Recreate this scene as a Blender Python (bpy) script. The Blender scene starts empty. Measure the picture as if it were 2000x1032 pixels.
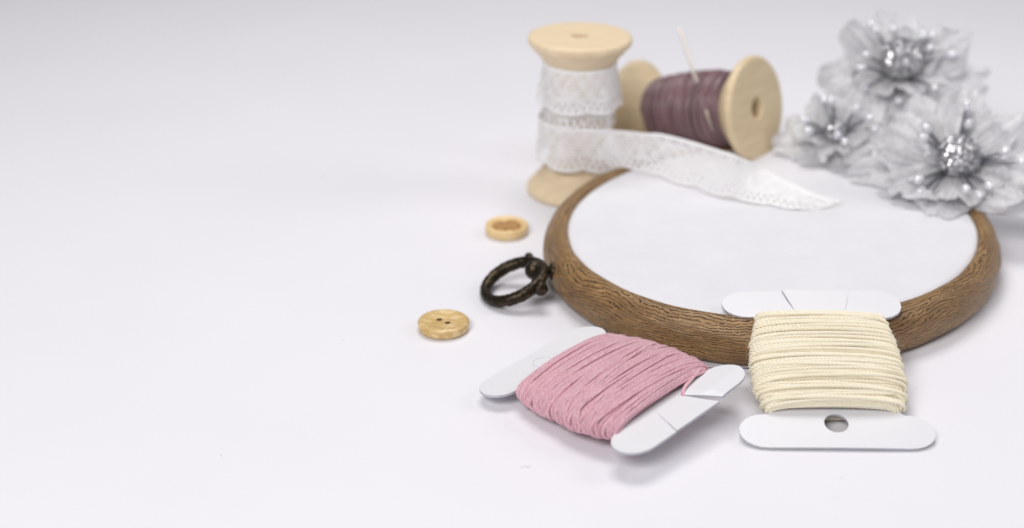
import bpy, math, random
import numpy as np
from math import sin, cos, pi, radians, sqrt
from mathutils import Vector, Matrix
from mathutils.geometry import delaunay_2d_cdt

sc = bpy.context.scene
MM = 0.001                      # everything below is written in millimetres

# ------------------------------------------------------------------ camera
cam_d = bpy.data.cameras.new('camera')
cam = bpy.data.objects.new('camera', cam_d)
sc.collection.objects.link(cam)
sc.camera = cam
cam.location = (0, 0, 141.5 * MM)
cam.rotation_euler = (radians(90 - 25.1), 0, 0)
cam_d.lens = 50
cam_d.sensor_width = 36
cam_d.clip_start = 0.01
cam_d.clip_end = 20
cam_d.dof.use_dof = True
cam_d.dof.focus_distance = 0.279
cam_d.dof.aperture_fstop = 10.5

# ------------------------------------------------------------------ world
w = bpy.data.worlds.new('World')
sc.world = w
w.use_nodes = True
bg = w.node_tree.nodes['Background']
bg.inputs[0].default_value = (0.90, 0.88, 0.95, 1)
bg.inputs[1].default_value = 0.23

# ------------------------------------------------------------------ lamps
def area(name, loc, target, size, power, col):
    l = bpy.data.lights.new(name, 'AREA')
    l.shape = 'RECTANGLE'
    l.size, l.size_y = size[0] * MM, size[1] * MM
    l.energy = power
    l.color = col
    o = bpy.data.objects.new(name, l)
    sc.collection.objects.link(o)
    o.location = Vector(loc) * MM
    d = (Vector(target) - Vector(loc)).normalized()
    o.rotation_euler = d.to_track_quat('-Z', 'Y').to_euler()
    return o

area('softbox_overhead', (0, 450, 520), (50, 300, 0), (280, 220), 1.45, (1.0, 0.985, 0.97))
area('softbox_right', (360, 330, 250), (60, 270, 0), (140, 160), 0.30, (1.0, 0.985, 0.97))
area('softbox_front', (-240, -220, 520), (60, 330, 10), (340, 260), 3.45, (1.0, 0.985, 0.985))

sc.view_settings.view_transform = 'Standard'
sc.view_settings.look = 'None'
sc.view_settings.exposure = 0
sc.view_settings.gamma = 1
sc.render.engine = 'CYCLES'
sc.cycles.use_denoising = True
sc.cycles.max_bounces = 10
sc.cycles.transparent_max_bounces = 24

# ------------------------------------------------------------------ node helpers
class NT:
    def __init__(s, name):
        s.m = bpy.data.materials.new(name)
        s.m.use_nodes = True
        s.t = s.m.node_tree
        s.p = s.t.nodes['Principled BSDF']
        s.out = s.t.nodes['Material Output']
    def n(s, typ, ins=None, **kw):
        nd = s.t.nodes.new(typ)
        for k, v in kw.items():
            setattr(nd, k, v)
        for k, v in (ins or {}).items():
            s.put(nd.inputs[k], v)
        return nd
    def put(s, sock, v):
        if isinstance(v, bpy.types.NodeSocket):
            s.t.links.new(v, sock)
        elif isinstance(v, (tuple, list)) and len(v) == 3 and len(getattr(sock, 'default_value', (0, 0, 0))) == 4:
            sock.default_value = (*v, 1)
        else:
            sock.default_value = v
    def math(s, op, a, b=0.0, c=0.0):
        return s.n('ShaderNodeMath', {0: a, 1: b, 2: c}, operation=op).outputs[0]
    def coord(s, kind='Object', scale=(1, 1, 1)):
        tc = s.n('ShaderNodeTexCoord')
        mp = s.n('ShaderNodeMapping', {'Vector': tc.outputs[kind], 'Scale': Vector(scale)})
        return mp.outputs[0]
    def noise(s, vec, scale, detail=3, rough=.5, dist=0.0):
        return s.n('ShaderNodeTexNoise', {'Vector': vec, 'Scale': scale, 'Detail': detail, 'Roughness': rough, 'Distortion': dist}).outputs[0]
    def ramp(s, fac, stops):
        r = s.n('ShaderNodeValToRGB', {0: fac})
        e = r.color_ramp.elements
        while len(e) < len(stops):
            e.new(0.5)
        for el, (p, c) in zip(e, stops):
            el.position = p
            el.color = (*c, 1) if isinstance(c, (tuple, list)) else (c, c, c, 1)
        return r.outputs[0]
    def mix(s, fac, a, b, mode='MIX'):
        m = s.n('ShaderNodeMix', data_type='RGBA', blend_type=mode)
        s.put(m.inputs[0], fac); s.put(m.inputs[6], a); s.put(m.inputs[7], b)
        return m.outputs[2]
    def bump(s, h, strength, dist_mm):
        s.put(s.p.inputs['Normal'], s.n('ShaderNodeBump', {'Height': h, 'Strength': strength, 'Distance': dist_mm * MM}).outputs[0])
    def set(s, **kw):
        for k, v in kw.items():
            s.put(s.p.inputs[k.replace('_', ' ')], v)
        return s

def srgb(r, g, b):
    return tuple(((c / 255) / 12.92 if c / 255 <= .04045 else ((c / 255 + .055) / 1.055) ** 2.4) for c in (r, g, b))

# table: matt white studio board
t = NT('white_board')
co = t.coord('Object', (1000, 1000, 1000))
n1 = t.noise(co, 0.02, 3)
t.set(Base_Color=t.ramp(n1, [(.3, (.800, .790, .832)), (.7, (.828, .818, .852))]), Roughness=.55)
t.p.inputs['Specular IOR Level'].default_value = .25
M_table = t.m

# hoop: moulded wood grain. UV in mm along (u) and across (v) the rim
t = NT('wood_grain_rim')
uv = t.n('ShaderNodeUVMap').outputs[0]
sep = t.n('ShaderNodeSeparateXYZ', {0: uv})
u_, v_ = sep.outputs[0], sep.outputs[1]
def comb(t, x, y, z=0.0):
    return t.n('ShaderNodeCombineXYZ', {0: x, 1: y, 2: z}).outputs[0]
wv = comb(t, t.math('MULTIPLY', u_, .055), t.math('MULTIPLY', v_, .12))
warp = t.noise(wv, 1.0, 1.5, .45)
wig = t.noise(comb(t, t.math('MULTIPLY', u_, .75), t.math('MULTIPLY', v_, .9)), 1.0, 3, .55)
lines = t.math('ADD', t.math('MULTIPLY', v_, 1.45), t.math('ADD', t.math('MULTIPLY', warp, 10.0), t.math('MULTIPLY', wig, 1.7)))
saw = t.math('FRACT', lines)
tri = t.math('ABSOLUTE', t.math('SUBTRACT', saw, .5))            # 0 on the crack line
gap = t.noise(comb(t, t.math('MULTIPLY', u_, 1.0), t.math('MULTIPLY', lines, 1.7), 3.1), 1.0, 2, .6)
gapm = t.ramp(gap, [(.40, 0.0), (.48, 1.0)])
zone = t.noise(comb(t, t.math('MULTIPLY', u_, .11), t.math('MULTIPLY', v_, .28), 7.0), 1.0, 1)
zonem = t.ramp(zone, [(.30, .2), (.45, 1.0)])
crack = t.math('MULTIPLY', t.math('MULTIPLY', t.ramp(tri, [(.04, 1.0), (.16, 0.0)]), gapm), zonem)
fine = t.noise(comb(t, t.math('MULTIPLY', u_, .35), t.math('MULTIPLY', lines, 2.5), 1.7), 1.0, 4, .65)
basec = t.ramp(fine, [(.25, srgb(118, 89, 54)), (.5, srgb(152, 118, 75)), (.75, srgb(188, 153, 106))])
blot = t.noise(comb(t, t.math('MULTIPLY', u_, .06), t.math('MULTIPLY', v_, .2), 5.0), 1.0, 2)
basec = t.mix(t.ramp(blot, [(.4, 0.0), (.65, .55)]), basec, srgb(116, 84, 50))
col = t.mix(t.math('MULTIPLY', crack, .86), basec, srgb(44, 30, 18))
t.set(Base_Color=col, Roughness=.42)
hgt = t.math('ADD', t.math('MULTIPLY', crack, -1.0), t.math('MULTIPLY', fine, .25))
t.bump(hgt, 1.0, .40)
M_rim = t.m

# stretched white cotton
t = NT('white_cotton')
co = t.coord('Object', (1000, 1000, 1000))
sp = t.n('ShaderNodeSeparateXYZ', {0: co})
wx = t.math('SINE', t.math('MULTIPLY', sp.outputs[0], 10.0))
wy = t.math('SINE', t.math('MULTIPLY', sp.outputs[1], 10.0))
weave = t.math('MULTIPLY', wx, wy)
soft = t.noise(co, .09, 3)
t.set(Base_Color=t.ramp(soft, [(.3, (.765, .758, .792)), (.7, (.795, .789, .82))]), Roughness=.85)
t.bump(t.math('ADD', t.math('MULTIPLY', weave, .22), t.math('MULTIPLY', soft, 3.4)), .6, .40)
M_cloth = t.m

# white card
t = NT('white_card')
co = t.coord('Object', (1000, 1000, 1000))
t.set(Base_Color=(.755, .75, .775), Roughness=.45)
t.bump(t.noise(co, .12, 2), .25, .6)
M_card = t.m
t = NT('white_card_core')
t.set(Base_Color=(.50, .50, .54), Roughness=.8)
M_cardedge = t.m

def thread_mat(name, lo, hi, rough=.55, sheen=.4, spec=.3, sss=.2):
    t = NT(name)
    uv = t.n('ShaderNodeUVMap').outputs[0]
    sp = t.n('ShaderNodeSeparateXYZ', {0: uv})
    f = t.noise(comb(t, t.math('MULTIPLY', sp.outputs[0], .9), t.math('MULTIPLY', sp.outputs[1], 5.0)), 1.0, 4, .75)
    t.set(Base_Color=t.ramp(f, [(.3, lo), (.7, hi)]), Roughness=rough)
    t.p.inputs['Specular IOR Level'].default_value = spec
    t.p.inputs['Sheen Weight'].default_value = sheen
    t.p.inputs['Sheen Roughness'].default_value = .4
    t.bump(t.noise(comb(t, t.math('MULTIPLY', sp.outputs[0], .8), t.math('MULTIPLY', sp.outputs[1], 14.0)), 1.0, 2), .5, .05)
    t.p.inputs['Subsurface Weight'].default_value = sss
    t.p.inputs['Subsurface Radius'].default_value = (1, .9, .8)
    t.p.inputs['Subsurface Scale'].default_value = .0006
    return t.m
M_cream = thread_mat('cream_cotton', srgb(238, 223, 186), srgb(253, 248, 232))
M_pink = thread_mat('pink_cotton', srgb(184, 120, 138), srgb(248, 204, 212), .40, .5, .5)
M_mauve = thread_mat('mauve_silk', srgb(88, 60, 66), srgb(152, 118, 124), .36, .2, .8, 0.0)

# turned pale wood
def pale_wood(name, lo, hi, sc3=(120, 120, 12)):
    t = NT(name)
    co = t.coord('Object', sc3)
    f = t.noise(co, 1.6, 4, .6, .4)
    t.set(Base_Color=t.ramp(f, [(.25, lo), (.75, hi)]), Roughness=.5)
    t.bump(f, .3, .2)
    return t.m
M_spool = pale_wood('pale_birch', srgb(218, 196, 160), srgb(238, 219, 186), (60, 500, 60))
M_spool2 = pale_wood('pale_birch_lying', srgb(214, 192, 152), srgb(232, 213, 178), (60, 60, 500))

# lace
t = NT('white_lace_cotton')
uvn = t.n('ShaderNodeUVMap').outputs[0]
f = t.noise(uvn, 2.5, 3, .6)
t.set(Base_Color=t.ramp(f, [(.3, (.93, .92, .915)), (.7, (.98, .975, .97))]), Roughness=.8)
t.bump(f, .7, .25)
tr = t.n('ShaderNodeBsdfTranslucent', {0: (.9, .89, .88)})
mx = t.n('ShaderNodeMixShader', {0: .07, 1: t.p.outputs[0], 2: tr.outputs[0]})
t.t.links.new(mx.outputs[0], t.out.inputs[0])
M_lace = t.m

# antique metal
t = NT('antique_brass')
co = t.coord('Object', (1000, 1000, 1000))
f = t.noise(co, .7, 4, .6)
t.set(Base_Color=t.ramp(f, [(.35, srgb(42, 36, 29)), (.6, srgb(68, 58, 45)), (.8, srgb(132, 116, 88))]), Metallic=.85, Roughness=.33)
t.bump(f, .8, .3)
M_metal = t.m
t = NT('bright_steel')
t.set(Base_Color=(.76, .70, .60), Metallic=.9, Roughness=.3)
M_steel = t.m

# organza petals
t = NT('silver_organza')
uvn = t.n('ShaderNodeUVMap').outputs[0]
sp = t.n('ShaderNodeSeparateXYZ', {0: uvn})       # u across petal -1..1, v base..tip 0..1
co = t.coord('Object', (1000, 1000, 1000))
st = t.noise(comb(t, t.math('MULTIPLY', sp.outputs[0], 9.0), t.math('MULTIPLY', sp.outputs[1], 2.0)), 1.0, 4, .7, .8)
sp2 = t.n('ShaderNodeTexVoronoi', {'Vector': co, 'Scale': 2.2})
glit = t.ramp(sp2.outputs['Distance'], [(.22, 1.0), (.34, 0.0)])
t.set(Base_Color=t.mix(t.ramp(st, [(.40, 0.0), (.60, 1.0)]), (.88, .88, .90), (.995, .995, .995)), Roughness=.2)
t.p.inputs['Sheen Weight'].default_value = .8
t.p.inputs['Coat Weight'].default_value = .5
t.p.inputs['Coat Roughness'].default_value = .18
t.put(t.p.inputs['Metallic'], t.math('MULTIPLY', glit, .75))
t.bump(t.math('ADD', st, t.math('MULTIPLY', glit, .5)), .9, .6)
tl = t.n('ShaderNodeBsdfTranslucent', {0: (.95, .95, .97)})
body = t.n('ShaderNodeMixShader', {0: .34, 1: t.p.outputs[0], 2: tl.outputs[0]})
tp = t.n('ShaderNodeBsdfTransparent')
edge = t.math('ADD', t.ramp(sp.outputs[1], [(.84, 0.0), (.95, .4)]), t.ramp(t.math('ABSOLUTE', sp.outputs[0]), [(.80, 0.0), (.95, .4)]))
al = t.math('ADD', t.ramp(st, [(.34, .72), (.48, 1.0)]), edge)
alc = t.math('MINIMUM', al, 1.0)
fin = t.n('ShaderNodeMixShader', {0: alc, 1: tp.outputs[0], 2: body.outputs[0]})
t.t.links.new(fin.outputs[0], t.out.inputs[0])
M_petal = t.m

t = NT('silver_glitter')
co = t.coord('Object', (1000, 1000, 1000))
vo = t.n('ShaderNodeTexVoronoi', {'Vector': co, 'Scale': 1.7})
t.set(Base_Color=t.ramp(t.n('ShaderNodeSeparateColor', {0: vo.outputs['Color']}).outputs[0], [(0.0, (.22, .22, .24)), (.5, (.50, .50, .52)), (1.0, (.98, .98, .98))]),
      Metallic=.9, Roughness=.3)
nm = t.n('ShaderNodeTexCoord').outputs['Normal']
vm = t.n('ShaderNodeVectorMath', {0: vo.outputs['Color'], 1: (.5, .5, .5)}, operation='SUBTRACT')
vs = t.n('ShaderNodeVectorMath', {0: vm.outputs[0]}, operation='SCALE'); vs.inputs['Scale'].default_value = 1.1
geo = t.n('ShaderNodeNewGeometry')
va = t.n('ShaderNodeVectorMath', {0: geo.outputs['Normal'], 1: vs.outputs[0]}, operation='ADD')
vn = t.n('ShaderNodeVectorMath', {0: va.outputs[0]}, operation='NORMALIZE')
t.put(t.p.inputs['Normal'], vn.outputs[0])
M_glit = t.m
t = NT('silver_pearl')
t.set(Base_Color=(.80, .80, .84), Metallic=.35, Roughness=.22)
M_pearl = t.m
t = NT('silver_cord')
t.set(Base_Color=(.30, .30, .33), Metallic=.6, Roughness=.35)
M_cord = t.m

# buttons
t = NT('horn_button')
co = t.coord('Object', (1000, 1000, 1000))
co = t.coord('Object', (450, 1300, 1000))
f = t.noise(co, .6, 3, .6, .6)
t.set(Base_Color=t.ramp(f, [(.3, srgb(196, 162, 104)), (.52, srgb(210, 178, 120)), (.62, srgb(232, 208, 160)), (.75, srgb(204, 170, 112))]), Roughness=.3)
M_button = t.m
t = NT('olive_button')
co = t.coord('Object', (1000, 1000, 1000))
f = t.noise(co, .6, 3, .6)
t.set(Base_Color=t.ramp(f, [(.3, srgb(224, 190, 132)), (.7, srgb(238, 212, 160))]), Roughness=.4)
M_button2 = t.m
t = NT('carved_button_centre')
co = t.coord('Object', (1000, 1000, 1000))
f = t.noise(co, .9, 3, .7, 1.0)
t.set(Base_Color=t.ramp(f, [(.35, srgb(150, 108, 56)), (.6, srgb(196, 152, 92)), (.8, srgb(228, 198, 142))]), Roughness=.5)
t.bump(f, .8, .5)
M_button3 = t.m

# ------------------------------------------------------------------ mesh helpers
def link(o):
    sc.collection.objects.link(o)
    return o

class Thing:
    """An Empty at the thing's base; parts are given in world millimetres."""
    def __init__(s, name, label, cat, base, group=None):
        o = bpy.data.objects.new(name, None)
        o.empty_display_size = .005
        link(o)
        o.location = Vector(base) * MM
        o['label'] = label
        o['category'] = cat
        if group:
            o['group'] = group
        s.o = o
        s.base = np.array(base, float)

def mesh(name, V, F, mat, thing=None, parent=None, uv=None, smooth=True, label=None, mats=None, fmat=None):
    V = np.asarray(V, float)
    base = thing.base if thing else np.zeros(3)
    Vl = (V - base) * MM
    me = bpy.data.meshes.new(name)
    if isinstance(F, np.ndarray):
        nf, k = F.shape
        me.vertices.add(len(Vl)); me.vertices.foreach_set('co', Vl.ravel())
        me.loops.add(nf * k); me.loops.foreach_set('vertex_index', F.ravel().astype(np.int32))
        me.polygons.add(nf)
        me.polygons.foreach_set('loop_start', np.arange(0, nf * k, k, dtype=np.int32))
        me.polygons.foreach_set('loop_total', np.full(nf, k, dtype=np.int32))
        me.update(calc_edges=True)
    else:
        me.from_pydata([tuple(v) for v in Vl], [], [tuple(f) for f in F])
    me.validate()
    if uv is not None:
        ul = me.uv_layers.new(name='UVMap')
        li = np.empty(len(me.loops), dtype=np.int32)
        me.loops.foreach_get('vertex_index', li)
        ul.data.foreach_set('uv', np.asarray(uv, float)[li].ravel())
    for m in (mats or [mat]):
        me.materials.append(m)
    if fmat is not None and len(fmat) == len(me.polygons):
        me.polygons.foreach_set('material_index', np.asarray(fmat, dtype=np.int32))
    me.polygons.foreach_set('use_smooth', [smooth] * len(me.polygons))
    me.update()
    o = bpy.data.objects.new(name, me)
    link(o)
    if parent is not None:
        o.parent = parent
    elif thing is not None:
        o.parent = thing.o
    if label:
        o['label'] = label
    return o

def join(parts):
    """parts: (V, F, uv) with quad arrays -> one."""
    off = 0
    Vs, Fs, Us = [], [], []
    for V, F, U in parts:
        Vs.append(V); Fs.append(np.asarray(F) + off); Us.append(U)
        off += len(V)
    return np.concatenate(Vs), np.concatenate(Fs), np.concatenate(Us)

def grid_faces(nu, nv, cu=False, cv=False):
    i = np.arange(nu if cu else nu - 1)[:, None]
    j = np.arange(nv if cv else nv - 1)[None, :]
    i2, j2 = (i + 1) % nu, (j + 1) % nv
    a = i * nv + j; b = i2 * nv + j; c = i2 * nv + j2; d = i * nv + j2
    return np.stack([a, b, c, d], -1).reshape(-1, 4)

def lathe(profile, n=72, centre=(0, 0, 0), axis=(0, 0, 1)):
    """profile: list of (radius, height); returns V, F, uv"""
    pr = np.array(profile, float)
    ax = Vector(axis).normalized()
    e = ax.orthogonal().normalized(); f = ax.cross(e)
    th = np.linspace(0, 2 * pi, n, endpoint=False)
    V = (np.array(centre)[None, None] + pr[None, :, 0, None] * (np.cos(th)[:, None, None] * np.array(e) + np.sin(th)[:, None, None] * np.array(f))
         + pr[None, :, 1, None] * np.array(ax))
    U = np.stack(np.broadcast_arrays(th[:, None] * 10, pr[None, :, 1]), -1)
    return V.reshape(-1, 3), grid_faces(n, len(pr), cu=True), U.reshape(-1, 2)

def tube(path, r, n=8, closed=False):
    P = np.asarray(path, float)
    m = len(P)
    r = np.broadcast_to(np.asarray(r, float), (m,))
    if closed:
        T = np.roll(P, -1, 0) - np.roll(P, 1, 0)
    else:
        T = np.gradient(P, axis=0)
    T /= np.linalg.norm(T, axis=1)[:, None] + 1e-12
    N = np.zeros_like(P)
    v = np.array(Vector(T[0]).orthogonal().normalized())
    for i in range(m):
        v = v - T[i] * (v @ T[i]); v /= np.linalg.norm(v) + 1e-12
        N[i] = v
    B = np.cross(T, N)
    a = np.linspace(0, 2 * pi, n, endpoint=False)
    V = P[:, None] + r[:, None, None] * (np.cos(a)[None, :, None] * N[:, None] + np.sin(a)[None, :, None] * B[:, None])
    s = np.concatenate([[0], np.cumsum(np.linalg.norm(np.diff(P, axis=0), axis=1))])
    U = np.stack(np.broadcast_arrays(s[:, None], a[None] / (2 * pi)), -1)
    return V.reshape(-1, 3), grid_faces(m, n, cu=closed, cv=True), U.reshape(-1, 2)

def ball(c, r, nu=20, nv=12, sq=(1, 1, 1)):
    th = np.linspace(0, 2 * pi, nu, endpoint=False)
    ph = np.linspace(0.001, pi - 0.001, nv)
    V = np.stack([np.cos(th)[:, None] * np.sin(ph), np.sin(th)[:, None] * np.sin(ph), np.broadcast_to(-np.cos(ph), (nu, nv))], -1)
    V = np.array(c) + V * r * np.array(sq)
    return V.reshape(-1, 3), grid_faces(nu, nv, cu=True), np.zeros((nu * nv, 2))

def smooth_path(pts, n):
    """Catmull-Rom through points"""
    P = np.array(pts, float)
    P = np.vstack([2 * P[0] - P[1], P, 2 * P[-1] - P[-2]])
    k = len(P) - 3
    t = np.linspace(0, k - 1e-9, n)
    i = t.astype(int); f = (t - i)[:, None]
    a, b, c, d = P[i], P[i + 1], P[i + 2], P[i + 3]
    return .5 * ((2 * b) + (c - a) * f + (2 * a - 5 * b + 4 * c - d) * f ** 2 + (3 * b - a - 3 * c + d) * f ** 3)

# ------------------------------------------------------------------ table
V = np.array([(-3000, -1500, 0), (3000, -1500, 0), (3000, 4500, 0), (-3000, 4500, 0)], float)
o = mesh('table_surface', V, [(0, 1, 2, 3)], M_table, smooth=False)
o['kind'] = 'structure'

# ------------------------------------------------------------------ embroidery hoop
HC = np.array([60.6, 304.6]); HA, HB, HPH = 51.6, 45.5, radians(50.5)
def hoop_pt(th, off, z):
    """point at parameter th on the oval, pushed outward by off"""
    c, s = np.cos(th), np.sin(th)
    x, y = HA * c, HB * s
    nx, ny = c / HA, s / HB
    l = np.hypot(nx, ny)
    x = x + off * nx / l; y = y + off * ny / l
    return np.stack([HC[0] + x * cos(HPH) - y * sin(HPH), HC[1] + x * sin(HPH) + y * cos(HPH), np.broadcast_to(z, np.shape(x))], -1)

hoop = Thing('embroidery_hoop', 'oval brown wood-grain embroidery hoop stretched with white cloth, dark metal ring at left', 'embroidery hoop', (HC[0], HC[1], 0))
prof = [(-.6, 8.6), (-.25, 9.3), (.1, 9.85), (.7, 10.2), (1.5, 10.3), (2.4, 10.05), (3.3, 9.4), (4.1, 8.4), (4.75, 7.2), (5.15, 5.9), (5.3, 4.6), (5.2, 3.3), (4.85, 2.1), (4.2, 1.1), (3.3, .5), (2.2, .3), (0, .3), (-.6, .3)]
prof = smooth_path([(a, b, 0) for a, b in prof], 56)[:, :2]
nth = 360
th = np.linspace(0, 2 * pi, nth + 1)
rng = np.random.default_rng(5)
Vr = np.stack([hoop_pt(th, a + .10 * np.sin(th * 9 + b) + .06 * np.sin(th * 23 + 2 * b), b) for a, b in prof], 1)
sl = np.concatenate([[0], np.cumsum(np.linalg.norm(np.diff(prof, axis=0), axis=1))])
U = np.stack(np.broadcast_arrays((th * 50)[:, None], sl[None, :]), -1).reshape(-1, 2)
rim = mesh('outer_rim', Vr.reshape(-1, 3), grid_faces(nth + 1, len(prof)), M_rim, hoop, uv=U)
# cloth: a disc that rolls down at its edge
rr = [(-1, 9.75), (-.8, 9.72), (-.6, 9.7)]
rings = [(-50 * (1 - k / 20), 9.55) for k in range(20)]
cl = []
nthc = 240
thc = np.linspace(0, 2 * pi, nthc, endpoint=False)
edge = hoop_pt(thc, 0, 0)
cen = np.array([HC[0], HC[1], 0])
steps = list(np.linspace(.02, .93, 26)) + [.95, .965, .975, .983, .99, .996, 1.0]
for f in steps:
    p = cen + (edge - cen) * f
    r = np.linalg.norm(p - cen, axis=1)
    zz = 9.72 + .10 * np.sin(p[:, 0] * .10 + 1) * np.cos(p[:, 1] * .08)
    d = (1 - f) * 48
    drop = np.where(d < 1.6, (1 - d / 1.6) ** 2 * 1.0, 0)
    p[:, 2] = zz - drop + (.02 * np.sin(thc * 120) if d < 1.2 else 0)
    cl.append(p)
Vc = np.stack(cl, 0)
F = grid_faces(len(steps), nthc, cv=True)
Vc = Vc.reshape(-1, 3)
Vc = np.vstack([Vc, [cen + [0, 0, 9.75]]])
Fl = [tuple(f) for f in F[:, ::-1]] + [((i + 1) % nthc, i, len(Vc) - 1) for i in range(nthc)]
cloth = mesh('stretched_cloth', Vc, Fl, M_cloth, hoop)
# turned under hem of the cloth peeping out below the rim
a = np.linspace(radians(195), radians(243), 220)
hv = []
for k, f in enumerate((0, .35, .7, 1.0)):
    off = 2.5 + f * (2.35 + .55 * np.sin(a * 13) + .45 * np.sin(a * 31 + 1) + .3 * np.sin(a * 67))
    z = .25 + .45 * f * (1 + np.sin(a * 40 + f)) * .5
    hv.append(hoop_pt(a, off, z))
mesh('cloth_hem', np.stack(hv, 0).reshape(-1, 3), grid_faces(4, 220), M_cloth, hoop, parent=cloth)
# metal hanger
rc, rn, rr_ = np.array([.45, 284.6, 3.95]), None, 6.95
aa, bb = 3.44, .41
n = np.array([sin(bb) * cos(aa), sin(bb) * sin(aa), cos(bb)])
e = np.cross(n, [0, 0, 1.]); e /= np.linalg.norm(e); f = np.cross(n, e)
pin_a, pin_b = np.array([3.6, 293.6, 6.4]), np.array([6.4, 277.9, 5.2])
ball_c = np.array([5.0, 286.0, 6.0])
tt = np.linspace(0, 2 * pi, 96, endpoint=False)
ringP = rc + rr_ * (np.cos(tt)[:, None] * e + np.sin(tt)[:, None] * f)
# spiralled rope texture radius
rad = 1.32 + .02 * np.sin(tt * 17) + .05 * np.sin(tt * 29 + 1) + .1 * np.cos(tt * 2)
Vt, Ft, Ut = tube(ringP, rad, 14, closed=True)
ang = np.tile(np.arange(14) / 14 * 2 * pi, 96); tl_ = np.repeat(tt, 14)
cc = np.repeat(ringP, 14, 0)
Vt = cc + (Vt - cc) * (1 + .025 * np.sin(3 * ang + 16 * tl_))[:, None]
hang = mesh('hanging_ring', Vt, Ft, M_metal, hoop)
Vt, Ft, Ut = ball(ball_c, 2.2, 28, 18)
mesh('ball_joint', Vt, Ft, M_metal, hoop, parent=hang)
ax_ = (pin_b - pin_a); L = np.linalg.norm(ax_); ax_ /= L
s0 = .18 * L
pr = [(0.01, 0.6), (.8, .6), (1.0, .9), (1.05, 2.6), (.85, 2.8), (.85, L - 5.2), (1.35, L - 5.0), (1.5, L - 3.6), (1.5, L - 2.6), (1.35, L - 2.2), (1.5, L - 1.8), (1.5, L + .3), (1.2, L + .7), (.01, L + .7)]
Vt, Ft, Ut = lathe(pr, 24, pin_a, ax_)
mesh('pin', Vt, Ft, M_metal, hoop, parent=hang)
rimdir = np.array([.96, .13, -.12]); rimdir /= np.linalg.norm(rimdir)
pr = [(.01, 0), (1.1, 0), (1.0, 1.8), (.9, 2.2), (1.7, 2.6), (2.0, 3.0), (2.0, 4.0), (1.5, 4.4), (1.5, 7.5), (.01, 7.5)]
Vt, Ft, Ut = lathe(pr, 24, ball_c + rimdir * .8, rimdir)
mesh('mounting_stud', Vt, Ft, M_metal, hoop, parent=hang)

# ------------------------------------------------------------------ card bobbins
def pose(origin, R):
    R = np.array(R, float); o_ = np.array(origin, float)
    return lambda P: np.asarray(P) @ R.T + o_

def arc(cx, cy, r, a0, a1, n=10, ry=None):
    return [(cx + r * cos(radians(a0 + (a1 - a0) * k / (n - 1))), cy + (ry or r) * sin(radians(a0 + (a1 - a0) * k / (n - 1)))) for k in range(n)]

def card_mesh(outline, hole, thick, zfun, tf, step=1.1, shade_edge=True):
    """flat die-cut card, filled with a fine triangulation so that it can be bent"""
    pts = []
    n0 = len(outline)
    # subdivide outline
    ol = []
    for i in range(n0):
        a, b = np.array(outline[i]), np.array(outline[(i + 1) % n0])
        k = max(1, int(np.linalg.norm(b - a) / step))
        for j in range(k):
            ol.append(tuple(a + (b - a) * j / k))
    def inside(p, poly):
        c = False
        for i in range(len(poly)):
            x1, y1 = poly[i]; x2, y2 = poly[i - 1]
            if (y1 > p[1]) != (y2 > p[1]) and p[0] < (x2 - x1) * (p[1] - y1) / (y2 - y1) + x1:
                c = not c
        return c
    def dist(p, poly):
        return min(math.hypot(p[0] - q[0], p[1] - q[1]) for q in poly)
    xs = [p[0] for p in ol]; ys = [p[1] for p in ol]
    inner = []
    y = min(ys)
    while y < max(ys):
        x = min(xs)
        while x < max(xs):
            p = (x + .01, y + .013)
            if inside(p, ol) and dist(p, ol) > .5 and (not hole or (not inside(p, hole) and dist(p, hole) > .4)):
                inner.append(p)
            x += step * 1.3
        y += step * 1.3
    allp = ol + (hole or []) + inner
    no, nh = len(ol), len(hole or [])
    ed = [(i, (i + 1) % no) for i in range(no)] + [(no + i, no + (i + 1) % nh) for i in range(nh)]
    vv, ee, ff, ov, oe, of = delaunay_2d_cdt([Vector(p) for p in allp], ed, [], 0, 1e-5)
    vv = [(v.x, v.y) for v in vv]
    tris = []
    for t3 in ff:
        c = (sum(vv[i][0] for i in t3) / 3, sum(vv[i][1] for i in t3) / 3)
        if inside(c, ol) and not (hole and inside(c, hole)):
            a, b, d = (vv[i] for i in t3)
            if (b[0] - a[0]) * (d[1] - a[1]) - (b[1] - a[1]) * (d[0] - a[0]) < 0:
                t3 = t3[::-1]
            tris.append(tuple(t3))
    cnt = {}
    for a, b, c in tris:
        for q in ((a, b), (b, c), (c, a)):
            cnt[q] = 1
    bd = [q for q in cnt if (q[1], q[0]) not in cnt]
    n = len(vv)
    P = np.array([(x, y, zfun(x, y)) for x, y in vv])
    Vt = tf(np.vstack([P + [0, 0, thick / 2], P - [0, 0, thick / 2]]))
    F, fm = [], []
    for t3 in tris:
        F.append(t3); fm.append(0)
        F.append(tuple(i + n for i in t3[::-1])); fm.append(0)
    # separate verts for the cut edge so it shades hard
    ring = {}
    extra = []
    for a, b in bd:
        for q in (a, b):
            if q not in ring:
                ring[q] = 2 * n + len(extra); extra += [Vt[q], Vt[q + n]]
        F.append((ring[a], ring[a] + 1, ring[b] + 1, ring[b])); fm.append(1)
    return np.vstack([Vt, extra]), F, fm

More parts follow.
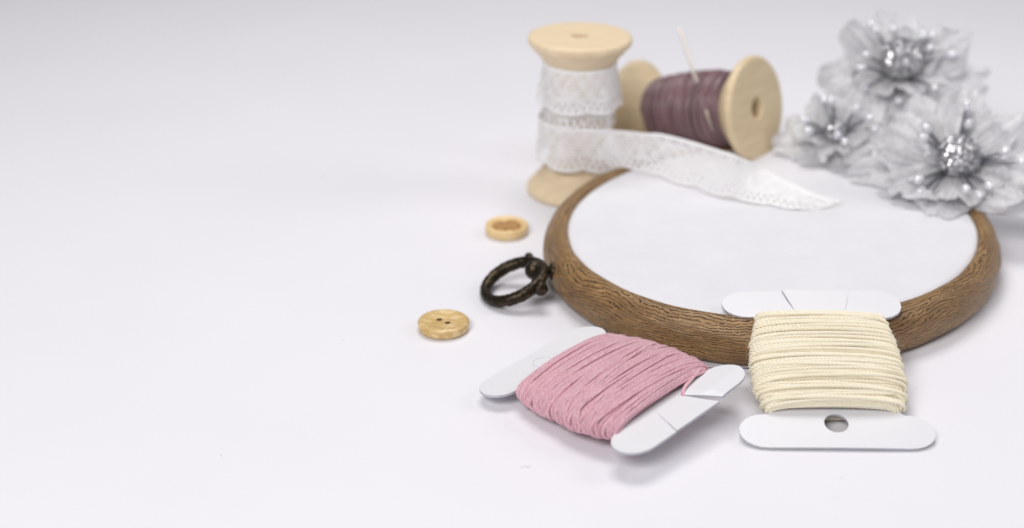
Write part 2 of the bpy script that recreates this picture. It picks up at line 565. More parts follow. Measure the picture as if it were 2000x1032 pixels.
def winding(tf, W, T, s0, s1, passes, pitch, R, plies, ply_r, twist, seed, jit=.25, expo=.75, centre=lambda s: 0.0, seg=.45, hair=300, cross=0.0, dr=.55, cenv=lambda q: 1.0, h0=0.0, core=True, spread=1.22):
    """One continuous yarn wound to and fro round a flat core. Local x across, y along, z up."""
    rng = np.random.default_rng(seed)
    knots, lay = [], []
    s, dirn = s0, 1
    for p in range(passes):
        a, b = (s0, s1) if p % 2 == 0 else (s1, s0)
        k = int(abs(b - a) / (pitch / 2))
        base = np.linspace(a, b, k)
        amt = jit * (1 + (1.6 if p == passes - 1 else 0))
        base = base + rng.normal(0, amt, k) * pitch
        if cross and p >= passes - 2:
            grp = np.round(np.arange(k) / 7.0)
            base = base + cross * np.where(np.arange(k) % 2 == 0, 1, -1) * np.sin(grp * 2.4 + p * 1.3) * np.vectorize(cenv)(base)
        knots.append(np.clip(base, s0, s1)); lay.append(np.full(k, p) + rng.uniform(-.25, .25, k))
    kn = np.concatenate(knots); ly = np.concatenate(lay)
    per = 2 * (W((s0 + s1) / 2) * 2 + 4) * .9 / 2
    m = int(len(kn) * per / seg)
    ph_k = np.arange(len(kn))
    tq = np.linspace(0, len(kn) - 1, m)
    sv = np.interp(tq, ph_k, kn)
    # ease so the yarn stays straighter on the faces
    i = np.clip(tq.astype(int), 0, len(kn) - 2); fr = tq - i
    fs = fr + .06 * np.sin(2 * pi * fr)
    sv = kn[i] * (1 - fs) + kn[i + 1] * fs
    hv = (ly[i] * (1 - fr) + ly[i + 1] * fr) * dr + h0
    wob = np.interp(np.arange(m), np.arange(0, m, 9), rng.normal(0, .05, len(range(0, m, 9))))
    sv = sv + wob
    ph = tq * pi
    Wv = np.vectorize(W)(sv) + hv; Tv = np.vectorize(T)(sv) + hv
    cx = np.vectorize(centre)(sv)
    c, s_ = np.cos(ph), np.sin(ph)
    x = Wv * c + cx
    z = Tv * np.sign(s_) * np.abs(s_) ** expo
    P = np.stack([x, sv, z], -1)
    Tn = np.gradient(P, axis=0); Tn /= np.linalg.norm(Tn, axis=1)[:, None]
    N = np.stack([c / Wv, np.zeros(m), s_ / Tv], -1)
    N /= np.linalg.norm(N, axis=1)[:, None]
    N = N - Tn * (N * Tn).sum(1)[:, None]; N /= np.linalg.norm(N, axis=1)[:, None]
    B = np.cross(Tn, N)
    arc_ = np.concatenate([[0], np.cumsum(np.linalg.norm(np.diff(P, axis=0), axis=1))])
    parts = []
    ns = 6
    a = np.linspace(0, 2 * pi, ns, endpoint=False)
    for k in range(plies):
        psi = arc_ * 2 * pi / twist + 2 * pi * k / plies
        off = (R - ply_r) if plies > 1 else 0
        C = P + off * (.85 * np.cos(psi)[:, None] * N + spread * np.sin(psi)[:, None] * B)
        Vt = C[:, None] + ply_r * (np.cos(a)[None, :, None] * N[:, None] + np.sin(a)[None, :, None] * B[:, None])
        U = np.stack(np.broadcast_arrays(arc_[:, None] + 7.3 * k, a[None] / (2 * pi) + k), -1)
        parts.append((Vt.reshape(-1, 3), grid_faces(m, ns, cv=True), U.reshape(-1, 2)))
    # loose fibres
    for h in range(hair):
        j = rng.integers(m // 2, m - 1)
        d = N[j] * rng.uniform(.3, 1) + B[j] * rng.normal(0, .6) + Tn[j] * rng.normal(0, .8)
        d /= np.linalg.norm(d)
        l = rng.uniform(.6, 1.7)
        d2 = Tn[j] * rng.normal(0, .8) + B[j] * rng.normal(0, .5)
        q = np.linspace(0, 1, 5)[:, None]
        hp = P[j] + N[j] * R * .8 + d * l * q * .6 + d2 * l * q ** 2 * .6
        parts.append(tube(hp, .016, 3))
    # soft inner core so nothing shows through
    sg = np.linspace(s0, s1, 40); ag = np.linspace(0, 2 * pi, 40, endpoint=False)
    G = np.array([[(((W(q) - .1) * cos(w_) + centre(q)), q, (T(q) - .1) * np.sign(sin(w_)) * abs(sin(w_)) ** expo) for w_ in ag] for q in sg]).reshape(-1, 3)
    if core:
        parts.append((G, grid_faces(40, 40, cv=True), np.zeros((1600, 2))))
    Vt, Ft, Ut = join(parts)
    return tf(Vt), Ft, Ut

def bar_profile(s, pts):
    return float(np.interp(s, [p[0] for p in pts], [p[1] for p in pts]))

# --- cream bobbin, leaning on the hoop
A = radians(17.0)
yaw = radians(-1.0)
Ry = np.array([[cos(yaw), -sin(yaw), 0], [sin(yaw), cos(yaw), 0], [0, 0, 1]])
Rx = np.array([[1, 0, 0], [0, cos(A), -sin(A)], [0, sin(A), cos(A)]])
tfc = pose((60.1, 221.3, .55), Ry @ Rx)
cream = Thing('thread_bobbin', 'white card bobbin wound with cream cotton thread, leaning on the front of the hoop rim', 'thread bobbin', (60.1, 225, 0), 'card bobbins of embroidery thread')
r1, hw = 4.1, 18.1
Y1, Y2, NW = 42.1, 34.2, 12.6
ol = []
ol += [(-hw + 5.2, 0), (hw - 5.2, 0)]
ol += arc(hw - 5.2, r1, 5.2, -90, 90, 12, r1)[1:]
ol += [(NW + .4, 8.2), (NW - .1, 8.8), (NW - .4, Y2)]
ol += arc(hw - 4.9, (Y1 + Y2) / 2, 4.9, -90, 90, 12, (Y1 - Y2) / 2)[:]
sw = .10
ol += [(8.2 + sw * 1.6, Y1), (6.2, 35.2), (8.2 - sw * 1.6, Y1)]
ol += [(-5.6 + sw, Y1), (-3.4, 35.2), (-5.6 - sw * 2.2, Y1)]
ol += arc(-hw + 4.9, (Y1 + Y2) / 2, 4.9, 90, 270, 12, (Y1 - Y2) / 2)
ol += [(-NW + .6, Y2), (-NW + .4, 8.9), (-NW + .4, 8.2)]
ol += arc(-hw + 5.2, r1, 5.2, 90, 270, 12, r1)[:-1]
ol = [p for i, p in enumerate(ol) if i == 0 or math.hypot(p[0] - ol[i - 1][0], p[1] - ol[i - 1][1]) > 1e-3]
hole = arc(.1, 5.9, 2.25, 0, 345, 24)
def zc(x, y):
    z = 0.0
    if y > 35:
        if x < -3.4 - (y - 35.2) * .31:
            z -= .42 * (y - 35) / 7
        if x > 6.2 + (y - 35.2) * .29:
            z += .10 * (y - 35) / 7
    return z - .0009 * x * x
Vt, F, fm = card_mesh(ol, hole, .55, zc, tfc)
o = mesh('card', Vt, F, None, cream, mats=[M_card, M_cardedge], fmat=fm, smooth=False)
Wc = lambda s: bar_profile(s, [(8, 11.2), (10, 12.0), (14, 13.1), (20, 13.5), (26, 13.1), (31, 12.2), (34.5, 11.5)])
Tc = lambda s: bar_profile(s, [(8, 1.1), (10, 1.7), (15, 2.2), (24, 2.1), (31, 1.5), (34.5, .9)])
main = winding(tfc, Wc, Tc, 8.9, 34.3, 4, .80, .45, 3, .225, 2.3, 11, jit=.38, centre=lambda s: bar_profile(s, [(9, .1), (20, .35), (33, 1.0)]), hair=650, cross=1.1, dr=.34, cenv=lambda q: 1.0 if q < 20 else .25, spread=1.0)
extra = winding(tfc, Wc, Tc, 9.6, 19.0, 1, 1.9, .44, 3, .22, 2.2, 15, jit=.10, centre=lambda s: bar_profile(s, [(9, .1), (20, .35), (33, 1.0)]), hair=60, cross=2.6, h0=1.35, core=False, spread=1.0)
extra2 = winding(tfc, Wc, Tc, 17.0, 33.6, 1, 2.6, .43, 3, .215, 2.3, 19, jit=.15, centre=lambda s: bar_profile(s, [(9, .1), (20, .35), (33, 1.0)]), hair=60, cross=1.2, h0=1.2, core=False, spread=1.0)
Vt, Ft, Ut = join([main, extra, extra2])
mesh('wound_thread', Vt, Ft, M_cream, cream, uv=Ut)

# --- pink bobbin lying on the table
def euler(a, b, g):
    ca, sa, cb, sb, cg, sg = cos(a), sin(a), cos(b), sin(b), cos(g), sin(g)
    return np.array([[ca, -sa, 0], [sa, ca, 0], [0, 0, 1]]) @ np.array([[cb, 0, sb], [0, 1, 0], [-sb, 0, cb]]) @ np.array([[1, 0, 0], [0, cg, -sg], [0, sg, cg]])
Rp = euler(-.766, -.070, .049)
# local x along the bobbin here; swap to (across, along)
SW = np.array([[0, 1, 0], [1, 0, 0], [0, 0, -1]])      # x->v, y->u (mirror fixed by z)
org = np.array([19.1, 238.1, 4.7])
def tfp(P):
    P = np.asarray(P)
    Q = np.stack([P[:, 1] - 21, P[:, 0], P[:, 2]], -1)   # (u-21, v, z)
    return Q @ Rp.T + org
pink = Thing('thread_bobbin', 'white card bobbin wound with pink thread, lying on the table before the hoop', 'thread bobbin', (19.1, 238.1, 0), 'card bobbins of embroidery thread')
ol = []
ol += [(-11.5, 0), (11, 0)]
ol += arc(11.6, 4.1, 4.7, -90, 90, 12, 4.1)
ol += [(12.6, 8.3), (12.6, 33.6)]
ol += arc(12.5, 37.9, 4.8, -90, 90, 12, 4.2)
# first slit (open, the corner flap is lifted)
ol += [(7.0, 42.1), (3.5, 34.6), (6.0, 42.1)]
ol += [(-6.7, 42.1), (-3.8, 34.9), (-6.85, 42.1)]
ol += arc(-13.0, 37.9, 5.1, 90, 270, 12, 4.2)
ol += [(-12.8, 33.6), (-12.8, 8.3)]
ol += arc(-13.0, 4.1, 4.6, 90, 270, 12, 4.1)[:-1]
ol = [p for i, p in enumerate(ol) if i == 0 or math.hypot(p[0] - ol[i - 1][0], p[1] - ol[i - 1][1]) > 1e-3]
def zp(x, y):
    z = .0012 * x * x * 0
    if y > 33.5:
        k = x - (3.6 + (y - 34.7) * .39)
        if k > 0:
            z += min(.7, .14 * (y - 33.5)) * min(1, k / 2 + .5) + .045 * k
        if x < -3.8 - (y - 34.9) * .41:
            z -= .16 * (y - 33.5) / 8
        if x >= -3.8 - (y - 34.9) * .41 and k <= 0:
            z -= .03 * (y - 33.5) / 8
    if y < 8:
        z += -.03 * (8 - y)
    return z
Vt, F, fm = card_mesh(ol, None, .5, zp, tfp)
F = [f[::-1] for f in F]
mesh('card', Vt, F, None, pink, mats=[M_card, M_cardedge], fmat=fm, smooth=False)
# the round punch mark left in the card
a = np.linspace(0, 2 * pi, 48, endpoint=False)
P = np.stack([-1.6 + 2.2 * np.cos(a), 4.8 + 2.2 * np.sin(a), np.full(48, .26)], -1)
P[:, 2] += [zp(x, y) for x, y in P[:, :2]]
Vt, Ft, Ut = tube(P, .045, 6, closed=True)
mesh('punch_mark', tfp(Vt), Ft, M_cardedge, pink)
Wp = lambda s: bar_profile(s, [(8, 12.2), (11, 13.3), (16, 14.2), (24, 14.8), (30, 14.3), (34, 12.9)])
Tp = lambda s: bar_profile(s, [(8, 1.5), (11, 2.4), (16, 2.9), (24, 3.0), (30, 2.6), (34, 1.5)])
main = winding(tfp, Wp, Tp, 8.6, 33.9, 5, .66, .40, 4, .185, 2.0, 23, jit=.45, centre=lambda s: 0.0, hair=900, cross=1.5, dr=.24)
extra = winding(tfp, Wp, Tp, 10.0, 33.4, 1, 1.9, .40, 4, .185, 2.2, 31, jit=.25, hair=150, cross=2.8, h0=1.15, core=False)
extra2 = winding(tfp, Wp, Tp, 18.0, 33.0, 1, 2.6, .38, 4, .18, 1.9, 37, jit=.25, hair=100, cross=3.4, h0=1.2, core=False)
Vt, Ft, Ut = join([main, extra, extra2])
mesh('wound_thread', Vt, Ft, M_pink, pink, uv=Ut)
# short tail caught in the slit
tail = smooth_path([(12.0, 33.3, 1.6), (8.5, 34.0, 1.3), (5.6, 34.5, .95), (4.1, 35.1, .5), (3.8, 35.7, -.2)], 24)
Vt, Ft, Ut = tube(tail, .36, 8)
mesh('thread_tail', tfp(Vt), Ft, M_pink, pink, uv=Ut)

# ------------------------------------------------------------------ buttons
def circ_pts(cx, cy, r, n):
    return [(cx + r * cos(2 * pi * k / n), cy + r * sin(2 * pi * k / n)) for k in range(n)]

def holed_button(name, c, R, holes, hr, hgt, mat, label, rot=0):
    """round button as one lathed-looking mesh with real sewing holes"""
    th_ = Thing(name, label, 'button', (c[0], c[1], 0), 'wooden buttons on the table')
    prof = [(R * .30, hgt * .80), (R * .55, hgt * .84), (R * .74, hgt * .97), (R * .88, hgt), (R * .96, hgt * .93), (R, hgt * .75), (R * 1.0, hgt * .45), (R * .94, hgt * .12), (R * .86, 0.02)]
    def zf(r):
        return float(np.interp(r, [0, R * .5, R * .72, R * .88, R * .96, R], [hgt * .82, hgt * .84, hgt * .95, hgt, hgt * .93, hgt * .78]))
    outer = circ_pts(0, 0, R, 72)
    hs = [circ_pts(hx, hy, hr, 18) for hx, hy in holes]
    inner = []
    for rr2 in np.linspace(.06, .97, 15) * R:
        k = max(6, int(2 * pi * rr2 / (R * .09)))
        for j in range(k):
            p = (rr2 * cos(2 * pi * j / k), rr2 * sin(2 * pi * j / k))
            if all(math.hypot(p[0] - hx, p[1] - hy) > hr * 1.25 for hx, hy in holes):
                inner.append(p)
    allp = list(outer); ed = [(i, (i + 1) % 72) for i in range(72)]
    for h in hs:
        b = len(allp); allp += h; ed += [(b + i, b + (i + 1) % 18) for i in range(18)]
    allp += inner
    vv, ee, ff, _, _, _ = delaunay_2d_cdt([Vector(p) for p in allp], ed, [], 0, 1e-6)
    P = [(v.x, v.y, zf(v.length)) for v in vv]
    F = []
    for t3 in ff:
        cx_ = sum(P[i][0] for i in t3) / 3; cy_ = sum(P[i][1] for i in t3) / 3
        if all(math.hypot(cx_ - hx, cy_ - hy) > hr * .99 for hx, hy in holes):
            F.append(tuple(t3))
    n = len(P)
    P2 = [tuple(p) for p in P]
    # outer wall
    prev = list(range(72))
    for rk, zk in ((1.0, .45), (.97, .15), (.9, .01)):
        cur = []
        for i in range(72):
            P2.append((P[i][0] * rk, P[i][1] * rk, hgt * zk)); cur.append(len(P2) - 1)
        for i in range(72):
            F.append((prev[i], cur[i], cur[(i + 1) % 72], prev[(i + 1) % 72]))
        prev = cur
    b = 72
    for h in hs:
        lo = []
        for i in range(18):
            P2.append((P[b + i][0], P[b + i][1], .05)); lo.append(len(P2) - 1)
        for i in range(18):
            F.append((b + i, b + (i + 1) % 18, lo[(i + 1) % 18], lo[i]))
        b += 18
    A_ = np.array(P2); cr, sr = cos(rot), sin(rot)
    A_ = np.stack([A_[:, 0] * cr - A_[:, 1] * sr + c[0], A_[:, 0] * sr + A_[:, 1] * cr + c[1], A_[:, 2]], -1)
    return th_, A_, F

th_, Vb, F = holed_button('button', (-14.6, 269.3), 5.5, [(-1.15, 0), (1.15, 0)], .62, 2.3, M_button, 'tan marbled two-hole button with a flat face, lying alone nearest the front left', rot=radians(-38))
M_hole_shade = NT('hole_wall_shade').set(Base_Color=srgb(96, 70, 36), Roughness=.8).m  # shade inside the sewing holes, put into the wall colour as dark brown
mesh('disc', Vb, F, None, th_, mats=[M_button, M_hole_shade], fmat=[1 if k >= len(F) - 36 else 0 for k in range(len(F))])
th_, Vb, F = holed_button('button', (-1.3, 320.0), 5.3, [], .5, 3.0, M_button2, 'pale yellow wooden button with raised rim and carved brown centre, behind the metal ring', rot=0)
# replace top by a dished centre
Vb = np.array(Vb)
d = np.hypot(Vb[:, 0] + 1.3, Vb[:, 1] - 320.0)
top = Vb[:, 2] > 2.0
Vb[top, 2] = np.interp(d[top], [0, 3.5, 4.2, 4.6, 5.05, 5.3], [1.7, 1.7, 2.2, 2.65, 2.55, 2.1])
mesh('raised_rim', Vb, F, M_button2, th_)
# carved bow-tie shape filling the recess
nn = 64
a = np.linspace(0, 2 * pi, nn, endpoint=False)
rows = []
for k, (f, z) in enumerate(((0.05, 2.4), (.5, 2.45), (.85, 2.45), (1.0, 2.1), (1.0, 1.6))):
    rad_ = 3.55 * (.42 + .58 * np.abs(np.cos(a)) ** 1.3) * f
    x = rad_ * np.cos(a); y = rad_ * np.sin(a) * 1.35
    rows.append(np.stack([-1.3 + x * cos(.25) - y * sin(.25), 320 + x * sin(.25) + y * cos(.25), np.full(nn, z)], -1))
Vt = np.stack(rows, 0).reshape(-1, 3)
mesh('carved_centre', Vt, grid_faces(5, nn, cv=True)[:, ::-1], M_button3, th_)

# ------------------------------------------------------------------ spools
SP = (17.1, 347.9)
H = 42.0
def spool_profile(R, H, core, b=2.1):
    return [(b, H - 3.5), (b, H - .5), (b + .08, H - .15), (b + .3, H), (b + .5, H), (R - 1.2, H), (R - .9, H), (R - .25, H - .25), (R, H - .7), (R - .02, H - 1.5), (R - .35, H - 2.1), (R - .7, H - 2.4), (core + .5, H - 8.0), (core + .1, H - 8.5), (core, H - 9.0),
            (core, 9.0), (core + .1, 8.5), (core + .5, 8.0), (R - .7, 2.4), (R - .35, 2.1), (R - .02, 1.5), (R, .7), (R - .25, .25), (R - .9, 0), (R - 1.2, 0), (b + .5, 0), (b + .3, 0), (b + .08, .15), (b, .5), (b, 3.5)]
sp1 = Thing('wooden_spool', 'pale wooden spool standing upright, wrapped in white lace', 'spool', (SP[0], SP[1], 0), 'pale wooden spools')
Vt, Ft, Ut = lathe(spool_profile(13.2, H, 7.3), 96, (SP[0], SP[1], 0))
body_ = mesh('spool_body', Vt, Ft[:, ::-1], M_spool, sp1, uv=Ut)
# plug deep in the bore: darker inside wall
Vt, Ft, Ut = lathe([(2.1, H - 3.5), (2.0, H - 9), (.01, H - 9)], 32, (SP[0], SP[1], 0))
mesh('bore', Vt, Ft, M_spool, sp1, parent=body_)

# lying spool: its right flange is propped on the back of the hoop rim
tha, pha = radians(38), radians(12.5)
axl = np.array([-cos(tha) * cos(pha), sin(tha) * cos(pha), -sin(pha)])
C2 = np.array([63.5, 350.0, 22.0])
SL = 38.0
sp2 = Thing('wooden_spool', 'pale wooden spool lying on its side, wound full of mauve thread', 'spool', (C2[0] + axl[0] * 19, C2[1] + axl[1] * 19, 0), 'pale wooden spools')
Vt, Ft, Ut = lathe(spool_profile(13.6, SL, 6.5, 2.7), 96, C2, axl)
body2 = mesh('spool_body', Vt, Ft[:, ::-1], M_spool2, sp2, uv=Ut)
Vt, Ft, Ut = lathe([(2.7, 3.5), (2.7, SL - 3.5)], 32, C2, axl)
mesh('bore', Vt, Ft, M_spool2, sp2, parent=body2)
exl = np.cross(axl, [0, 0, 1.0]); exl /= np.linalg.norm(exl)
upl = np.cross(exl, axl)
Rl = np.stack([exl, axl, upl], 1)       # columns: across, along, up
tfl = pose(C2, Rl)
Rm = lambda s: bar_profile(s, [(5, 7.8), (8, 8.5), (12, 8.9), (18, 8.8), (24, 8.2), (29, 7.3), (33, 6.2)])
Vt, Ft, Ut = winding(tfl, Rm, Rm, 5.2, 32.6, 4, 1.05, .44, 1, .44, 3.0, 41, jit=.40, expo=1.0, hair=0, cross=1.1, seg=.8, dr=.34)
mesh('wound_thread', Vt, Ft, M_mauve, sp2, uv=Ut)

# ------------------------------------------------------------------ needle stuck through the mauve thread

P1 = np.array([48.35, 355.3, 26.6]); P2 = np.array([49.9, 348.95, 22.0])
un = (P2 - P1) / np.linalg.norm(P2 - P1)
q = np.concatenate([np.linspace(-19, 10, 40), np.linspace(10.5, 15, 14)])
npth = P1 + un * q[:, None]
rad = np.interp(q, [-19, -18.6, -18, -15, -13, 10, 15], [.2, .33, .38, .38, .36, .36, .05])
Vt, Ft, Ut = tube(npth, rad, 14)
nd = mesh('sewing_needle', Vt, Ft, M_steel)
nd['label'] = 'thin steel sewing needle stuck upright through the mauve thread of the lying spool'
nd['category'] = 'needle'

# ------------------------------------------------------------------ lace trim
def lace_keep(u, v, Wd):
    """True where there is cotton; u along, v 0 (straight edge) .. Wd (scalloped edge), mm"""
    per = 10.5
    ph_ = (u % per) / per
    sc_ = np.abs(np.sin(pi * ph_)) ** .7
    edge_ = Wd - 1.5 + 1.1 * sc_
    pic = .38 * np.abs(np.sin(pi * u / 1.15))
    keep = v < edge_ + pic
    # net ground
    cu, cv = 1.10, .95
    row = np.floor(v / cv)
    uu = (u / cu + .5 * (row % 2)) % 1 - .5
    vv = (v / cv) % 1 - .5
    hole_ = (uu ** 2 + vv ** 2 * 1.1) < (.265 + .06 * np.sin(u * 1.7) * np.sin(v * 1.3)) ** 2
    zone_ = (v > .9) & (v < edge_ - 2.6)
    # dense fan motif over each scallop
    fan = (v > Wd * .34) & (np.abs(ph_ - .5) < .06 + .24 * (v - Wd * .34) / (Wd * .66))
    big = ((((u / 1.75) % 1 - .5) * 1.75) ** 2 + (v - (edge_ - 1.25)) ** 2) < .47 ** 2
    big2 = ((((u / 1.75 + .5) % 1 - .5) * 1.75) ** 2 + (v - (edge_ - 2.5)) ** 2) < .40 ** 2
    keep &= ~(hole_ & zone_ & ~fan)
    keep &= ~big & ~big2
    thin_ = fan & (((u * 2.2 + v) % 1.0) < .12) & zone_
    keep &= ~thin_
    return keep, fan

def lace_sheet(top, bot, Wd, step=.17, u0=0.0, ruff=.0):
    """top, bot: dense polylines (n,3). returns V,F,uv"""
    seg_ = np.linalg.norm(np.diff((top + bot) / 2, axis=0), axis=1)
    s_ = np.concatenate([[0], np.cumsum(seg_)])
    nu = int(s_[-1] / step); nv = int(Wd / step)
    us = np.linspace(0, s_[-1], nu)
    Tp_ = np.stack([np.interp(us, s_, top[:, k]) for k in range(3)], -1)
    Bt_ = np.stack([np.interp(us, s_, bot[:, k]) for k in range(3)], -1)
    vs_ = np.linspace(0, 1, nv)
    V = Tp_[:, None] * (1 - vs_[None, :, None]) + Bt_[:, None] * vs_[None, :, None]
    T_ = np.gradient(V, axis=0); S_ = np.gradient(V, axis=1)
    N = np.cross(T_, S_); N /= np.linalg.norm(N, axis=2)[..., None] + 1e-9
    uu, vv = np.meshgrid(us + u0, vs_ * Wd, indexing='ij')
    kp, fan = lace_keep(uu, vv, Wd)
    relief = .26 * fan + .09 * np.sin(uu * 8) * np.sin(vv * 9) + ruff * (vv / Wd) ** 2 * np.sin(uu * .9 + .5 * np.sin(uu * .37))
    relief += .22 * np.exp(-((vv - .4) / .3) ** 2)
    V = V - N * relief[..., None]
    F = grid_faces(nu, nv)
    kf = kp[:-1, :-1].ravel()
    F = F[kf]
    return V.reshape(-1, 3), F, np.stack([uu, vv], -1).reshape(-1, 2)

def ringpath(a0, a1, r0, z, n=160, r1=None, z1=None):
    a = np.radians(np.linspace(a0, a1, n))
    r = np.linspace(r0, r1 if r1 is not None else r0, n)
    zz = np.linspace(z, z1 if z1 is not None else z, n)
    return np.stack([SP[0] + r * np.cos(a), SP[1] + r * np.sin(a), zz], -1)

parts = []
# middle turn whose edge shows between the two outer turns
parts.append(lace_sheet(ringpath(20, 380, 9.0, 27.5, 260, 9.0, 28.0), ringpath(20, 380, 9.3, 19.0, 260, 9.3, 18.4), 9.0, .16, 1.0, .1))
# upper outer turn, flared at its scalloped edge
parts.append(lace_sheet(ringpath(95, 460, 8.9, 35.6, 260, 9.5, 35.2), ringpath(95, 460, 10.4, 24.6, 260, 11.2, 23.6), 12.4, .15, 0.0, .15))
# lower outer turn that runs off as the loose ribbon
lt = ringpath(110, 268, 10.0, 20.8, 120, 10.2, 20.9)
lb = ringpath(110, 268, 10.4, 8.9, 120, 10.6, 8.9)
run_t = [tuple(lt[-1]), (22.0, 337.2, 20.9), (28.1, 338.6, 20.0), (33.0, 336.0, 20.3), (37.2, 334.6, 20.6), (44.1, 329.0, 20.7), (52.0, 321.6, 20.5), (56.5, 321.8, 18.6), (61.2, 323.6, 15.6), (68.7, 322.4, 11.9), (74.5, 319.0, 10.3), (79.0, 316.3, 10.0)]
run_b = [tuple(lb[-1]), (22.0, 337.3, 9.0), (28.2, 337.6, 9.6), (33.0, 334.6, 10.5), (37.2, 331.2, 10.0), (44.2, 325.0, 9.95), (52.0, 317.8, 9.95), (55.6, 316.0, 9.95), (58.9, 314.3, 9.95), (65.1, 311.5, 9.95), (70.4, 310.6, 9.95), (75.5, 312.2, 9.95)]
tp_ = np.vstack([lt, smooth_path(run_t, 200)[1:]])
bt_ = np.vstack([lb, smooth_path(run_b, 200)[1:]])
parts.append(lace_sheet(tp_, bt_, 12.0, .15, 2.0, .12))
Vt, Ft, Ut = join(parts)
lace = mesh('lace_trim', Vt, Ft, M_lace, uv=Ut)
lace['label'] = 'white scalloped lace trim wound round the upright spool, its loose end trailing over the hoop cloth'
lace['category'] = 'lace trim'
# frayed threads at the cut end
rng = np.random.default_rng(3)
parts = []
for k in range(16):
    f = k / 15
    p = np.array([79.0, 316.3, 10.0]) * (1 - f) + np.array([75.5, 312.2, 9.95]) * f
    d = np.array([1.2, -.2, 0]) * rng.uniform(.4, 1.4)
    pth = smooth_path([p - [.6, 0, 0], p + d * .5 + [0, 0, .1], p + d + [rng.normal(0, .2), rng.normal(0, .3), rng.uniform(-.05, .5)]], 8)
    parts.append(tube(pth, .06, 5))
Vt, Ft, Ut = join(parts)
mesh('frayed_end', Vt, Ft, M_lace, parent=lace, uv=Ut)

# ------------------------------------------------------------------ silver fabric flowers
def frame_from(nrm, spin):
    nz = np.array(nrm, float); nz /= np.linalg.norm(nz)
    x = np.cross([0, 0, 1.0], nz); x /= np.linalg.norm(x)
    y = np.cross(nz, x)
    c, s = cos(spin), sin(spin)
    return np.stack([x * c + y * s, -x * s + y * c, nz], 1)

def petal_mesh(L, Wd, cup, rng, lobes=3, ruf=1.0):
    """petal pointing along +x, returns V (local), F, uv"""
    nu_, nv_ = 33, 26
    uu = np.linspace(-1, 1, nu_)[:, None]; vv = np.linspace(0, 1, nv_)[None, :]
    p1, p2, p3 = rng.uniform(0, 6.28, 3)
    lob = np.abs(np.cos(uu * pi * lobes / 2 + (pi / 2 if lobes == 2 else 0))) ** .55 if lobes > 1 else 1.0 + 0 * uu
    tipr = 1 - .26 * np.abs(uu) ** 2.4 - .14 * (1 - lob)
    wprof = (.14 + .86 * np.sin(np.clip(vv, 0, 1) * pi * .56) ** 1.2) * np.where(vv > .7, np.sqrt(np.clip(1 - ((vv - .7) / .3) ** 2 * .5, 0, 1)), 1)
    x = L * vv * (1 - (1 - tipr) * vv ** 2)
    y = Wd * uu * wprof
    rf = vv ** 1.3
    z = L * cup * vv ** 1.8
    z = z + ruf * rf * (.8 * np.sin(uu * 4.0 + p1 + vv * 1.2) + .45 * np.sin(uu * 9.0 + p2 - vv * 2.5))
    z = z + ruf * np.sin(pi * np.clip(vv, 0, 1)) ** .5 * .17 * np.sin(uu * 26 + p3 + 2 * np.sin(vv * 5 + p1))      # fine pleats
    z = z + ruf * .13 * rng.normal(0, 1, (nu_, nv_)) * vv
    z = z + .9 * np.clip((vv - .86) / .14, 0, 1) ** 2 * np.cos(uu * 3 + p1)                                          # curled lip
    z = z - .10 * L * uu ** 2 * vv
    y = y + .25 * rf * np.sin(uu * 11 + p2)
    V = np.stack(np.broadcast_arrays(x, y, z), -1)
    U = np.stack(np.broadcast_arrays(uu, vv), -1)
    return V.reshape(-1, 3), grid_faces(nu_, nv_), U.reshape(-1, 2)

def rotz(a):
    return np.array([[cos(a), -sin(a), 0], [sin(a), cos(a), 0], [0, 0, 1]])
def roty(a):
    return np.array([[cos(a), 0, sin(a)], [0, 1, 0], [-sin(a), 0, cos(a)]])
def rotx(a):
    return np.array([[1, 0, 0], [0, cos(a), -sin(a)], [0, sin(a), cos(a)]])

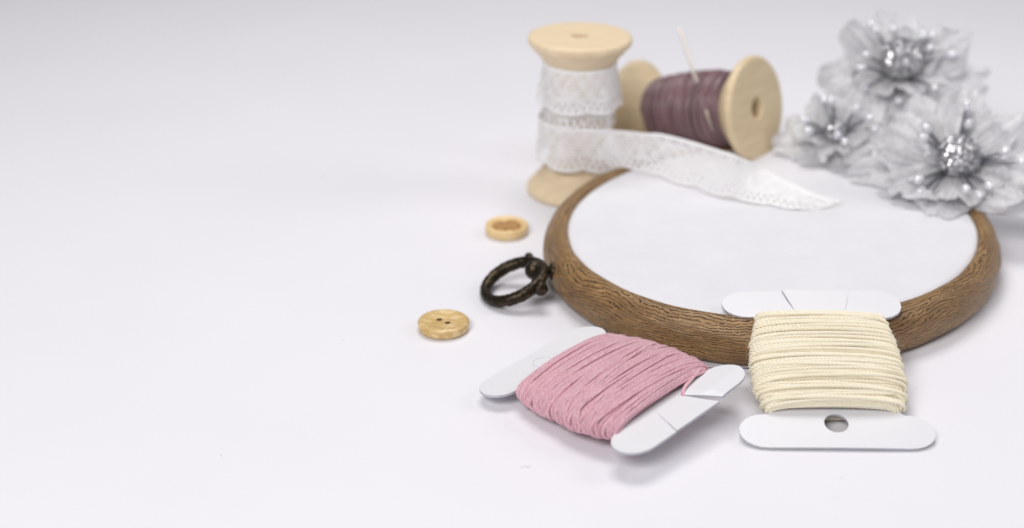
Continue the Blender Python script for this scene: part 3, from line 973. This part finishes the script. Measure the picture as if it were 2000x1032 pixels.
def flower(label, c, nrm, R, ballr, seed, layers, stems, ballon=True, spin=0.0, lift=.6, stemto=None, zmin=None):
    rng = np.random.default_rng(seed)
    c = np.array(c, float)
    Mx = frame_from(nrm, spin)
    base = (c[0], c[1], 0)
    t_ = Thing('fabric_flower', label, 'artificial flower', base, 'silver fabric flowers')
    def put(V):
        P = np.asarray(V) @ Mx.T + c
        if zmin is not None:
            lo = P[:, 2] < zmin
            P[lo, 2] = zmin + (P[lo, 2] - zmin) * .08
        return P
    for (n, Lf, Wf, tilt, h, ruf) in layers:
        a0 = rng.uniform(0, 6.28)
        for k in range(n):
            a = a0 + 2 * pi * k / n + rng.normal(0, .10)
            L = R * Lf * rng.uniform(.90, 1.08)
            V, F, U = petal_mesh(L, R * Wf * rng.uniform(.9, 1.1), rng.uniform(-.22, .16), rng, int(rng.choice([1, 2, 2, 3])), ruf * R / 20)
            V = V @ rotx(rng.normal(0, .16)).T @ roty(-(tilt + rng.normal(0, .10))).T
            V = V @ rotz(a).T + [0, 0, h * R / 20]
            mesh('petal', put(V), F, M_petal, t_, uv=U)
    # stamens: short silver cords with pearl ends
    for k in range(stems):
        a = 2 * pi * (k - (k % 3) * .74) / stems + rng.normal(0, .12)
        el = rng.uniform(.35, 1.1)
        l = R * rng.uniform(.33, .54)
        d = np.array([cos(a) * cos(el), sin(a) * cos(el), sin(el)])
        side = np.array([-sin(a), cos(a), 0]) * rng.normal(0, .9)
        p0 = np.array([cos(a), sin(a), 0]) * ballr * .5 + [0, 0, 1.0]
        pth = smooth_path([p0, p0 + d * l * .5 + [0, 0, .12 * l] + side * .4, p0 + d * l + side], 12)
        V, F, U = tube(pth, .42, 6)
        sm = mesh('stamen', put(V), F, M_cord, t_)
        dd = pth[-1] - pth[-2]; dd /= np.linalg.norm(dd)
        V, F, U = lathe([(.01, -1.1), (.55, -.9), (.95, -.2), (1.05, .5), (.9, 1.2), (.5, 1.7), (.01, 1.85)], 14, pth[-1] + dd * .4, dd)
        mesh('pearl_tip', put(V), F, M_pearl, t_, parent=sm)
    V, F, U = ball((0, 0, ballr * .95 + lift), ballr, 36, 24)
    V = V + rng.normal(0, .09, V.shape)
    mesh('glitter_ball', put(V), F, M_glit, t_)
    if stemto is not None:
        P0 = c + Mx @ np.array([0, 0, -.6])
        e_ = np.array(stemto, float)
        m_ = c + Mx @ np.array([0, 0, -7.0])
        m_[2] = max(m_[2], e_[2] + 1)
        V, F, U = tube(smooth_path([P0, m_, (m_ + e_) / 2 + [0, 0, .5], e_], 40), .7, 8)
        mesh('wire_stem', V, F, M_cord, t_)

big = [(9, 1.0, .32, .04, -1.6, 1.2), (8, .88, .31, .28, -.5, 1.3), (6, .62, .27, .50, .4, 1.0)]
flower('largest silver organza flower nearest the camera, spread over the right back edge of the hoop', (107.6, 323.0, 16.2), (-.12, -.66, .75), 24.0, 5.3, 7, big, 15, stemto=(128, 352, 1.0), zmin=10.6)
flower('topmost silver organza flower standing highest behind the other two, large glitter ball in its centre', (102.8, 364, 26.2), (-.12, -.58, .80), 23.0, 5.5, 12, big, 13, stemto=(130, 372, 1.0), spin=.6, lift=2.4)
small = [(8, 1.0, .33, .05, -1, 1.2), (7, .85, .31, .36, 0, 1.2), (5, .58, .27, .6, .4, 1.0)]
flower('smallest silver organza flower at the left of the cluster, beside the lying spool', (84.2, 346.5, 14.8), (-.34, -.46, .80), 16.6, 3.0, 21, small, 11, stemto=(118, 366, 1.0), spin=.3, zmin=10.5)

# ------------------------------------------------------------------ lint on the board
rng = np.random.default_rng(77)
parts = [tube(smooth_path([(1.6, 215.6, .08), (2.3, 216.0, .2), (2.9, 215.8, .1), (3.3, 216.3, .08)], 14), .022, 5)]
for k in range(16):
    x, y = rng.uniform(-110, 110), rng.uniform(190, 400)
    a = rng.uniform(0, 6.28); l = rng.uniform(.15, .5)
    parts.append(tube(smooth_path([(x, y, .06), (x + l * cos(a), y + l * sin(a), .1), (x + 2 * l * cos(a + .5), y + 2 * l * sin(a + .5), .06)], 6), rng.uniform(.015, .035), 4))
Vt, Ft, Ut = join(parts)
t = NT('grey_lint'); t.set(Base_Color=(.35, .34, .36), Roughness=.9)
o = mesh('lint', Vt, Ft, t.m, uv=Ut)
o['kind'] = 'stuff'; o['label'] = 'tiny grey lint fibres scattered on the white board'; o['category'] = 'lint'
